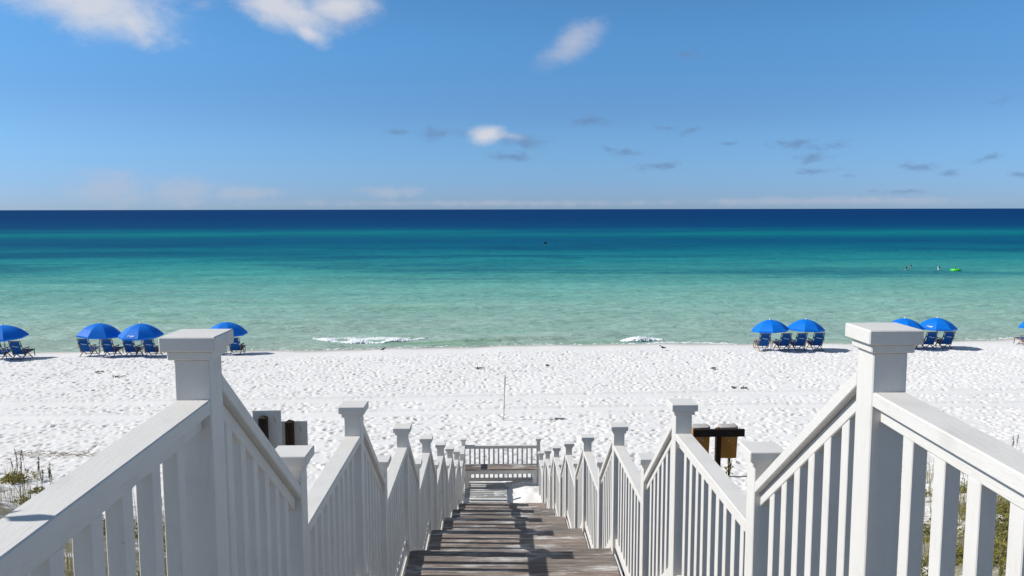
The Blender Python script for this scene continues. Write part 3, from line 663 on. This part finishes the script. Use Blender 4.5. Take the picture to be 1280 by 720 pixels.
# ------------------------------------------------------------------ beach chairs (face +Y, the sea)
def make_chair():
    r = empty('beach_chair')
    B0, B1 = Vector((0, -0.02, 0.30)), Vector((0, -0.34, 1.02))          # back: bottom and top
    for s in (-1, 1):
        MB().bar((s * .285, .04, .22), (s * .285, -.36, 1.04), .03, .045).build('back_rail', TEAK, r)
        MB().bar((s * .255, -.30, .0), (s * .255, .62, .40), .03, .04).build('rear_leg', TEAK, r)
        MB().bar((s * .315, .70, .0), (s * .315, -.14, .58), .03, .04).build('front_leg', TEAK, r)
        MB().chbox(s * .345 - .05, s * .345 + .05, -.16, .40, .585, .607, .006).build('armrest', TEAK, r)
        MB().bar((s * .335, .34, .30), (s * .335, .30, .585), .03, .035).build('arm_post', TEAK, r)
        MB().bar((s * .285, -.02, .26), (s * .285, 1.02, .36), .03, .045).build('seat_rail', TEAK, r)
        MB().bar((s * .25, 1.0, .36), (s * .25, 1.06, .0), .03, .035).build('foot_leg', TEAK, r)
    for y, z, nm in ((-.345, 1.015, 'top_bar'), (-.28, .03, 'foot_bar'), (1.02, .365, 'foot_rest_bar'), (.66, .05, 'front_bar')):
        MB().bar((-.285, y, z), (.285, y, z), .035, .03).build(nm, TEAK, r)
    def sling(name, pts, w, th=.012, mat=SLING):
        m = MB(); rings = []
        for (y, z) in pts: rings.append([(-w, y, z), (w, y, z), (w, y + .004, z + th), (-w, y + .004, z + th)])
        return m.loft(rings).build(name, mat, r)
    bs = sling('back_sling', [(-.345, 1.02), (-.29, .84), (-.20, .62), (-.08, .38), (-.03, .27)], .235)
    sling('seat_sling', [(-.03, .27), (.15, .235), (.40, .27), (.70, .32), (1.0, .365)], .235)
    # head pillow and pocket band across the back, slightly wider than the sling
    m = MB(); m.hull8([(-.31, -.262, .70), (.31, -.262, .70), (.31, -.235, .70), (-.31, -.235, .70)],
                      [(-.285, -.305, .80), (.285, -.305, .80), (.285, -.277, .80), (-.285, -.277, .80)])
    m.build('pocket_band', SLING, r)
    e = MB()
    for i in range(7):
        t0, t1 = i / 7, (i + 1) / 7; xx0, xx1 = -.15 + .3 * t0, -.15 + .3 * t1
        z0, z1 = .685 + .055 * (1 - t0) ** 2, .685 + .055 * (1 - t1) ** 2
        yy = lambda z: -.235 - (z - .70) * .43 - .036
        e.add([(xx0, yy(z0) - .003, z0), (xx1, yy(z1) - .003, z1), (xx1, yy(z1 + .022) - .003, z1 + .022), (xx0, yy(z0 + .022) - .003, z0 + .022)], [(0, 1, 2, 3)])
    e.build('printed_mark', EMBLEM, bs)
    return r
chair = make_chair(); chairs = [
    (-24.3, 38.35, 4, 'blue wooden beach chair cut off by the left edge of the photo'),
    (-23.3, 38.33, 2, 'blue wooden beach chair right of the leftmost umbrella pole'),
    (-20.57, 39.35, 3, 'leftmost of the four blue beach chairs under the left pair of umbrellas'),
    (-19.4, 39.32, 2, 'second from left of the four blue chairs under the left pair of umbrellas'),
    (-18.32, 39.3, -1, 'third from left of the four blue chairs under the left pair of umbrellas'),
    (-17.33, 39.28, 0, 'rightmost of the four blue chairs under the left pair of umbrellas'),
    (-14.5, 40.0, 2, 'blue beach chair hidden behind the cap of the left stair post'),
    (-13.36, 39.97, 4, 'blue beach chair peeking out right of the left stair post cap'),
    (13.58, 39.5, -3, 'leftmost of the four blue beach chairs in a row right of centre'),
    (14.63, 39.48, 2, 'second from left of the four blue chairs in a row right of centre'),
    (15.41, 39.46, 3, 'third from left of the four blue chairs in a row right of centre'),
    (16.36, 39.57, -2, 'rightmost of the four blue beach chairs in a row right of centre'),
    (20.56, 39.76, 0, 'blue beach chair hidden behind the right stair post under its umbrella'),
    (21.40, 39.73, 2, 'second blue beach chair hidden behind the right stair post'),
    (22.22, 39.7, 1, 'blue beach chair just showing right of the right stair post cap'),
    (23.17, 39.75, -2, 'rightmost chair under the printed umbrella beyond the right stair post'),
    (27.98, 40.28, 0, 'wooden beach chair cut off by the right edge of the photo')]
for i, (x, y, rz, lab) in enumerate(chairs):
    c_ = chair if i == 0 else copy_tree(chair)
    c_.location = (x, y, gz(x, y) - 0.01); c_.rotation_euler = (0, 0, R(rz)); c_.scale = (0.93, 0.93, 0.93)
    tag(c_, lab, 'beach chair', 'blue beach chairs along the water')

# ------------------------------------------------------------------ signs seen from behind, beyond the left railing
def sign(x, y, ptop, ztop, zbot, w, lab, xo, ry):
    g0 = gz(x, y); r = tag(empty('sign_post', (x, y, g0)), lab, 'sign', 'signs seen from behind on the dune')
    p_ = MB(); h = ptop - g0; q = .0445
    p_.chbox(-q, q, -q, q, -.4, h - .03, .004).build('post', DARKWOOD, r)
    MB().add([(-q, -q, h - .0295), (q, -q, h - .0295), (q, q, h - .0295), (-q, q, h - .0295), (0, 0, h)], [(0, 1, 4), (1, 2, 4), (2, 3, 4), (3, 0, 4), (3, 2, 1, 0)]).build('post_top', DARKWOOD, r)
    pn = MB().chbox(-w / 2 + xo, w / 2 + xo, q + .002, q + .014, zbot - g0, ztop - g0, .002).build('panel', SIGNBACK, r)
    for z in (ztop - .1, zbot + .1): MB().tube([(0, -q - .008, z - g0), (0, -q + .001, z - g0)], .009, 8).build('bolt', DARKWOOD, r)
    MB().tube([(.075 + xo, q - .003, ztop - g0 - .055), (.09 + xo, q - .006, ztop - g0 - .10), (.10 + xo, q - .004, ztop - g0 - .135)], .004, 4).build('wire', CANE, pn)
    r.rotation_euler = (0, 0, ry)
sign(-2.70, 8.6, 5.335, 5.375, 4.90, .31, 'taller grey sign panel on a dark post beyond the left railing, seen from behind', .03, R(3))
sign(-2.57, 9.2, 5.125, 5.09, 4.62, .335, 'lower grey sign panel on a dark post right beside the taller one, seen from behind', .03, R(0))

# ------------------------------------------------------------------ brown boxes on a beam beyond the right railing
x, y = 2.93, 10.5; g0 = gz(x, y)
bx = tag(empty('bin_stand', (x, y, g0)), 'dark wooden beam on a post with two brown boxes under grey lids', 'bin stand')
zt = 4.61 - g0
MB().chbox(-.035, .035, -.036, .036, -.4, zt - .003, .004).build('post', DARKWOOD, bx)
MB().chbox(-.36, .345, -.075, -.037, zt - .105, zt, .004).build('beam', DARKWOODX, bx)
for xa, xb in ((-.335, -.10), (.045, .285)):
    xm = (xa + xb) / 2; wa = (xb - xa) / 2
    b_ = MB(); zb0, zb1 = zt - .44, zt - .015
    b_.hull8([(xm - wa * .88, .04, zb0), (xm + wa * .88, .04, zb0), (xm + wa * .88, .17, zb0), (xm - wa * .88, .17, zb0)],
             [(xm - wa, .038, zb1), (xm + wa, .038, zb1), (xm + wa, .20, zb1), (xm - wa, .20, zb1)])
    bb = b_.build('box', BROWNBOX, bx)
    l = MB(); rg = []
    for sc, z in ((1.10, zt - .014), (1.12, zt - .006), (1.04, zt + .004), (.70, zt + .008)):
        ring = []
        for k in range(16):
            a = 2 * math.pi * k / 16; cx_, sy_ = math.cos(a), math.sin(a)
            ex = abs(cx_) ** .5 * (1 if cx_ > 0 else -1); ey = abs(sy_) ** .5 * (1 if sy_ > 0 else -1)
            ring.append((xm + ex * wa * sc, .118 + ey * .085 * sc, z + random.uniform(-.003, .003)))
        rg.append(ring)
    l.loft(rg).build('lid', LID, bb, True)
    for k in range(5):
        sx0 = xm + random.uniform(-.03, .03); sz = zt - .20 + k * .028
        MB().add([(sx0, .0355 + (.0), sz), (sx0 + .016, .0355, sz + .012), (sx0 + .010, .0355, sz + .028), (sx0 - .008, .0355, sz + .018)], [(0, 1, 2, 3)]).build('scuff', SIGNBACK, bb)

# rope fence with a vine-wrapped stake
x, y = 3.30, 11.2; g0 = gz(x, y)
vs = tag(empty('vine_stake', (x, y, g0)), 'thin stake wrapped in dry yellowed vine just beyond the brown boxes', 'stake')
hz = 4.12 - g0
MB().tube([(0, 0, -.3), (.01, 0, hz * .5), (0, 0, hz)], .02, 6).build('stake', DARKWOOD, vs)
pts = []; 
for i in range(90):
    a = i * .55; pts.append((.03 * math.cos(a) + random.uniform(-.006, .006), .03 * math.sin(a), hz * i / 90))
MB().tube(pts, .009, 4).build('vine', STEM, vs)
m = MB()
for i in range(520):
    z = random.uniform(.05, hz); a = random.uniform(0, 6.28); r_ = random.uniform(.022, .06); s_ = random.uniform(.012, .032)
    q = Vector((r_ * math.cos(a), r_ * math.sin(a), z)); u = Vector((random.uniform(-1, 1), random.uniform(-1, 1), random.uniform(-1, 1))).normalized() * s_; w = u.orthogonal().normalized() * s_ * .6
    m.add([q - u, q + w, q + u, q - w], [(0, 1, 2, 3)])
tag(m.build('leaves', GRASS, vs), kind='stuff')
rf = tag(empty('rope_fence', (3.6, 12.0, gz(3.6, 12))), 'low grey rope strung between thin posts beyond the brown boxes', 'rope fence')
px_ = [1.9, 3.0, 4.4, 6.2]
for a in px_:
    z = gz(a, 12); MB().tube([(a - 3.6, 0, z - .3 - gz(3.6, 12)), (a - 3.6, 0, 3.52 - gz(3.6, 12))], .018, 6).build('fence_post', DARKWOOD, rf)
MB().tube([(a + (b - a) * t / 4 - 3.6, -.02, 3.46 - .06 * math.sin(math.pi * t / 4) - gz(3.6, 12)) for a, b in zip(px_, px_[1:]) for t in range(4)], .011, 5).build('rope', GREYBOARD, rf)

# ------------------------------------------------------------------ cane stake on the beach, debris, birds
x, y = 0.14, 25.44
st = MB().tube([(0, 0, -.2), (.02, 0, .5), (.035, 0, 1.0), (.05, 0, 1.40), (.058, 0, 1.56)], [.017, .016, .017, .026, .006], 6).build('cane_stake', CANE, None, True)
st.location = (x, y, gz(x, y)); tag(st, 'tall thin pale stake standing alone in the sand beyond the bench', 'stake')
MBb = MB().chbox(-.17, .17, -.05, .05, -.02, .03, .006).build('driftwood_board', GREYBOARD); MBb.location = (1.99, 25.38, gz(1.99, 25.38) + .03); MBb.rotation_euler = (0, R(3), R(4))
tag(MBb, 'small flat grey board lying half buried in the sand right of the stake', 'board')
for i, (x, y, s) in enumerate([(-17.57, 34.58, .20), (-16.26, 33.44, .24), (-.87, 34.84, .17), (9.53, 34.33, .13), (9.59, 30.02, .14), (9.2, 30.15, .1), (2.25, 35.34, .10)]):
    lab = ['dark seaweed clump on the sand below the left pair of umbrellas', 'larger dark seaweed clump left of the left stair post cap', 'dark seaweed clump on the sand just above left of the thin stake',
           'dark seaweed clump left of and below the four right hand chairs', 'dark seaweed clump above the brown boxes, right of two', 'smaller dark seaweed clump above the brown boxes, left of two',
           'tiny dark seaweed clump on the sand right of the thin stake'][i]
    m = MB()
    for k in range(14):
        a = random.uniform(0, 6.28); r_ = random.uniform(0, s * .7); q = Vector((r_ * math.cos(a) * 1.5, r_ * math.sin(a), 0)); a2 = random.uniform(0, 6.28); l_ = s * random.uniform(.3, .8)
        dv = Vector((math.cos(a2), math.sin(a2), 0)) * l_
        m.tube([q, q + dv * .5 + Vector((0, 0, random.uniform(.02, .06))), q + dv], random.uniform(.008, .018), 4)
    o_ = m.build('seaweed_clump', WEED); o_.location = (x, y, gz(x, y) + .03)
    tag(o_, lab, 'seaweed', 'dry seaweed scattered on the sand')
m = MB()
for k in range(110):
    t_ = random.random(); x = -13.6 + 2.9 * t_ + random.gauss(0, .15); y = 21.9 - .25 * t_ + random.gauss(0, .12); a2 = random.gauss(0, .7); l_ = random.uniform(.08, .3)
    z = gz(x, y) + .04; dv = Vector((math.cos(a2), math.sin(a2), 0)) * l_; q = Vector((x, y, z))
    m.tube([q, q + dv * .5 + Vector((0, 0, random.uniform(.01, .05))), q + dv], random.uniform(.003, .007), 3)
tag(m.build('wrack_line', STEM), 'thin line of dead brown stalks on the sand at the left', 'wrack', kind='stuff')

def ellring(c, rx, rz, n=10, tilt=0.0):
    return [(c[0] + rx * math.cos(2 * math.pi * k / n), c[1] + tilt * rz * math.sin(2 * math.pi * k / n), c[2] + rz * math.sin(2 * math.pi * k / n)) for k in range(n)]
def make_bird(lab, x, y, rz, s):
    r = tag(empty('shore_bird', (x, y, gz(x, y) + .01), R(rz)), lab, 'bird')
    b = MB().loft([ellring((0, yy * s, zz * s), rx * s, rz_ * s) for yy, zz, rx, rz_ in [(-.26, .17, .012, .006), (-.16, .19, .045, .03), (-.05, .21, .08, .07), (.06, .23, .075, .07), (.13, .28, .045, .05), (.16, .33, .036, .042), (.19, .36, .040, .042), (.235, .36, .028, .028), (.26, .355, .01, .01)]])
    b.build('body', BIRD, r, True)
    MB().tube([(0, .25 * s, .355 * s), (0, .32 * s, .34 * s)], [.012 * s, .003 * s], 6).build('beak', BEAK, r)
    for sg in (-1, 1):
        MB().tube([(sg * .03 * s, .02 * s, .17 * s), (sg * .03 * s, 0, .09 * s), (sg * .03 * s, .01 * s, 0)], .007 * s, 5).build('leg', BEAK, r)
        MB().loft([ellring((sg * .078 * s, yy * s, zz * s), .012 * s, rz_ * s, 8) for yy, zz, rz_ in [(-.30, .18, .008), (-.14, .20, .04), (0, .23, .06), (.09, .25, .03)]]).build('wing', BIRD, r, True)
make_bird('small dark bird standing on the sand below the long foam crest', -5.99, 40.9, -60, 0.55)
make_bird('small dark bird standing on the smooth sand right of the foam splash', 8.47, 39.8, 70, 0.62)
fb = tag(empty('flying_bird', (-36.2, 86, EYE + 31.9), R(40)), 'tiny dark bird flying high in the sky between the two left clouds', 'bird')
MB().loft([ellring((0, yy, 0), rx, rx) for yy, rx in [(-.3, .01), (-.15, .05), (.05, .09), (.2, .06), (.3, .05), (.36, .01)]]).build('body', BIRD, fb, True)
for sg in (-1, 1):
    MB().loft([[(sg * xx, y0, zz), (sg * xx, y0 + ch, zz), (sg * xx, y0 + ch * .8, zz + .015), (sg * xx, y0 + .02, zz + .015)] for xx, y0, ch, zz in [(.05, -.05, .22, 0), (.35, 0, .18, .12), (.65, -.06, .09, .06), (.75, -.12, .03, .03)]]).build('wing', BIRD, fb)

# ------------------------------------------------------------------ bathers, float, far buoy
def bather(name, lab, x, y, z, hair, rz, body=SKIN):
    r = tag(empty(name, (x, y, z), R(rz)), lab, 'person', 'people bathing in the sea')
    P_ = [(-.45, .14, .09), (-.25, .17, .11), (-.10, .20, .115), (-.02, .19, .105), (.03, .12, .085), (.06, .058, .058), (.10, .052, .056), (.13, .062, .080), (.18, .074, .095), (.24, .078, .100), (.29, .066, .085), (.325, .03, .04)]
    MB().loft([[(rx * math.cos(2 * math.pi * k / 14), ry * math.sin(2 * math.pi * k / 14) + (.015 if zz > .1 else 0), zz) for k in range(14)] for zz, rx, ry in P_]).build('body', body, r, True)
    MB().loft([[(rx * math.cos(2 * math.pi * k / 14), ry * math.sin(2 * math.pi * k / 14) - .012, zz) for k in range(14)] for zz, rx, ry in [(.17, .078, .09), (.22, .084, .104), (.27, .080, .100), (.315, .055, .070), (.338, .02, .03)]]).build('hair', hair, r, True)
    return r
bather('person', 'swimmer with dark wet hair, left of the two heads close together', 51.15, 97.0, .0, HAIR, 20).scale = (1.15,) * 3
bather('person', 'swimmer farther out, right of the two heads close together', 53.5, 100.2, .02, HAIR2, -30).scale = (1.15,) * 3
bather('person', 'pale swimmer beside the lime green float', 55.25, 96.95, .02, HAIR, 60, SHIRT).scale = (1.15,) * 3
fx, fy = 56.1, 94.8
fl = tag(empty('inflatable_ring', (fx, fy, 0)), 'lime green inflatable swim ring floating off the right beach', 'swim ring')
m = MB(); nR, nr = 28, 10
for i in range(nR):
    a = 2 * math.pi * i / nR
    for j in range(nr):
        b_ = 2 * math.pi * j / nr; rr = .42 + .17 * math.cos(b_); m.v.append((rr * math.cos(a), rr * math.sin(a), .10 + .17 * math.sin(b_)))
for i in range(nR):
    for j in range(nr): m.f.append((i * nr + j, ((i + 1) % nR) * nr + j, ((i + 1) % nR) * nr + (j + 1) % nr, i * nr + (j + 1) % nr))
m.build('tube', LIME, fl, True)
MB().tube([(.42, 0, .27), (.42, 0, .30)], [.02, .018], 8).build('valve', FINIAL, fl)
bather('person', 'person in a pale top sitting inside the lime green float', fx - .05, fy + .02, .14, HAIR2, 10, SHIRT)
bo_ = tag(empty('buoy', (11.0, 175, 0)), 'tiny black float far out on the dark blue water', 'buoy')
MB().loft([[(rx * math.cos(2 * math.pi * k / 14), rx * .7 * math.sin(2 * math.pi * k / 14), zz) for k in range(14)] for zz, rx in [(-.2, .2), (0, .42), (.16, .44), (.3, .33), (.38, .12)]]).build('hull', BLACK, bo_, True)
MB().tube([(0, 0, .37), (0, 0, .55)], .03, 6).build('ring_bolt', BLACK, bo_)

# ------------------------------------------------------------------ dune plants
def blades(m, x, y, z, n, h, spread, rnd, w=.006):
    for i in range(n):
        a = rnd.uniform(0, 6.28); l_ = h * rnd.uniform(.5, 1); b_ = Vector((x + rnd.gauss(0, spread * .25), y + rnd.gauss(0, spread * .25), z - .03))
        o1 = Vector((math.cos(a), math.sin(a), 0)) * l_ * rnd.uniform(.1, .55); s_ = Vector((-math.sin(a), math.cos(a), 0)) * w
        p1 = b_ + o1 * .35 + Vector((0, 0, l_ * .6)); p2 = b_ + o1 + Vector((0, 0, l_ * rnd.uniform(.7, .95)))
        m.add([b_ - s_, b_ + s_, p1 + s_ * .8, p1 - s_ * .8, p2], [(0, 1, 2, 3), (3, 2, 4)])
def leafball(m, x, y, z, r, h, n, rnd, s0=.03):
    for i in range(n):
        a = rnd.uniform(0, 6.28); q = rnd.random() ** .5; cl = .75 + .25 * math.sin(a * 3 + x * 7)
        c_ = Vector((x + r * q * cl * math.cos(a), y + r * q * cl * math.sin(a), z + h * rnd.random() * (1 - .6 * q * q)))
        u = Vector((rnd.gauss(0, 1), rnd.gauss(0, 1), rnd.gauss(0, 1))).normalized(); w = u.orthogonal().normalized(); k = s0 * rnd.uniform(.6, 1.5)
        m.add([c_ - u * k, c_ + w * k * .45, c_ + u * k, c_ - w * k * .45], [(0, 1, 2, 3)])
rnd = random.Random(11); mg = MB(); mbush = MB()
def free(x): return abs(x) > 1.15
for i in range(3600):
    x = rnd.choice((-1, 1, 1)) * rnd.uniform(1.2, 15); e_ = min(4.5, max(0, (abs(x) - 4) * .6)); y = rnd.uniform(-1, 15.5 + e_)
    if rnd.random() > (1.25 - (y - e_) / 17) or (vnoise(np.array([x]), np.array([y]), 1.7, 51)[0] < -.12): continue
    blades(mg, x, y, gz(x, y), rnd.randint(10, 20), rnd.uniform(.25, .75), .40, rnd, .005)
for i in range(900):
    x = rnd.choice((-1, 1, 1)) * rnd.uniform(1.6, 15); y = rnd.uniform(1, 14.5 + min(4.5, max(0, (abs(x) - 4) * .6)))
    if vnoise(np.array([x]), np.array([y]), 1.6, 52)[0] < -.06: continue
    s_ = rnd.uniform(.2, .5); leafball(mbush, x, y, gz(x, y) - .03, s_, s_ * rnd.uniform(.5, .9), int(260 * s_ / .35), rnd)
for i in range(26):                                   # clumps at the dune toe right of the stairs and far left
    x, y = (rnd.uniform(10.5, 15), rnd.uniform(15.5, 20)) if i % 2 else (rnd.uniform(-12.5, -9.5), rnd.uniform(12.5, 16.5))
    s_ = rnd.uniform(.25, .55)
    if i % 4: leafball(mbush, x, y, gz(x, y) - .03, s_ * (.7 if x < 0 else 1), s_ * .6, int(150 * s_ / .35), rnd)
    blades(mg, x, y, gz(x, y), 40, .8, .9, rnd, .005)
tag(mg.build('dune_grass', GRASS), 'dry yellow green grass growing over the dune on both sides of the stairs', 'grass', kind='stuff')
tag(mbush.build('dune_ground_cover', BUSH), 'low olive green leafy ground cover on the dune beside the stairs', 'ground cover', kind='stuff')
def sea_oat(x, y, h, ns, lab, seed):
    rr = random.Random(seed); g0 = gz(x, y); r = tag(empty('sea_oats', (x, y, g0)), lab, 'sea oats', 'sea oats on the dune')
    m = MB(); blades(m, 0, 0, 0, 26, h * .55, .3, rr); tag(m.build('leaves', GRASS, r), kind='stuff')
    for i in range(ns):
        a = rr.uniform(0, 6.28); ln = h * rr.uniform(.7, 1.0); dx, dy = rr.gauss(0, .07) * h, rr.gauss(0, .07) * h; bx_, by_ = rr.gauss(0, .07), rr.gauss(0, .07)
        pts = [(bx_, by_, -.05), (bx_ + dx * .3, by_ + dy * .3, ln * .5), (bx_ + dx, by_ + dy, ln)]
        s_ = MB().tube(pts, [.0045, .0038, .003], 4).build('stem', STEM, r)
        m = MB(); top = Vector(pts[2])
        for k in range(26):
            q = top - Vector((dx * .2, dy * .2, ln * .17)) * rr.random(); a = rr.uniform(0, 6.28); o_ = Vector((math.cos(a), math.sin(a), -.5)) * rr.uniform(.008, .030)
            s2 = Vector((-math.sin(a), math.cos(a), 0)) * .008
            m.add([q, q + o_ * .5 + s2, q + o_ + Vector((0, 0, -.02)), q + o_ * .5 - s2], [(0, 1, 2, 3)])
        m.build('seed_head', SEED, s_)
oats = [(-9.6, 15.6, 1.3, 5, 'tall sea oats cut by the left edge behind the nearest clump'), (-8.7, 16.2, 1.1, 4, 'slender sea oats left of the wrack line'), (10.6, 15.6, 1.2, 4, 'sea oats at the right edge above the rail'), (9.7, 16.8, 1.0, 4, 'pale sea oats behind the right rail near the right edge'),
        (-7.95, 13.0, 1.45, 4, 'tall brown sea oats at the far left edge of the photo'), (-7.35, 12.6, 1.25, 4, 'sea oats with several dark stems just right of the left edge'),
        (-8.3, 14.8, 1.2, 3, 'sea oats standing behind the leftmost clump'), (-6.7, 14.2, 1.2, 2, 'thin sea oats stem right of the wrack line at the left'),
        (-5.9, 13.4, 1.3, 2, 'lone sea oats stalk nearest above the left hand rail'), (-4.35, 11.6, 1.55, 2, 'two sea oats stalks rising close to the left stair post'),
        (7.55, 14.3, 1.35, 3, 'three sea oats stalks over the middle of the right hand rail'), (8.45, 14.0, 1.25, 1, 'single sea oats stalk near the right edge of the photo'),
        (4.35, 13.0, 1.1, 3, 'sparse sea oats just left of the right stair post'), (3.45, 11.9, .8, 2, 'small sea oats beside the vine wrapped stake'),
        (-1.95, 6.2, .9, 3, 'sea oats tuft peeking between the left posts beside the low sign')]
for i, a in enumerate(oats): sea_oat(*a, 100 + i)
# a leafy shrub close outside the left rail, out of frame: its twig shades the rail
r = tag(empty('rail_side_shrub', (-1.52, 1.27, gz(-1.52, 1.27))), 'leafy shrub outside the left rail whose twig shadow falls on the rail', 'shrub')
g0 = gz(-1.52, 1.27); zt = EYE - 0.16 - g0
tw = MB().tube([(0, 0, -.2), (-.05, .02, zt * .5), (-.02, -.02, zt * .9), (.03, -.03, zt + .02), (.10, .02, zt + .06)], [.02, .016, .010, .006, .003], 6).build('stem', STEM, r)
for k, (dx, dy, dz_, l_, a) in enumerate([(.03, -.03, .02, .10, -40), (.06, 0, .04, .11, 25), (.10, .02, .06, .12, -5), (.02, -.03, 0, .09, 60), (0, -.02, -.08, .08, 120), (-.04, 0, -.3, .1, 200), (-.05, .01, -.5, .1, 20), (-.03, 0, -.7, .1, 300)]):
    ca, sa = math.cos(R(a)), math.sin(R(a)); b0 = Vector((dx, dy, zt + dz_)); u = Vector((ca * .6, sa, .15)) * l_; w = Vector((-sa, ca * .6, .5)).normalized() * l_ * .16
    MB().add([b0, b0 + u * .35 + w, b0 + u * .7 + w * .8, b0 + u, b0 + u * .7 - w * .8, b0 + u * .35 - w], [(0, 1, 2, 3, 4, 5)]).build('leaf', GREEN, r)
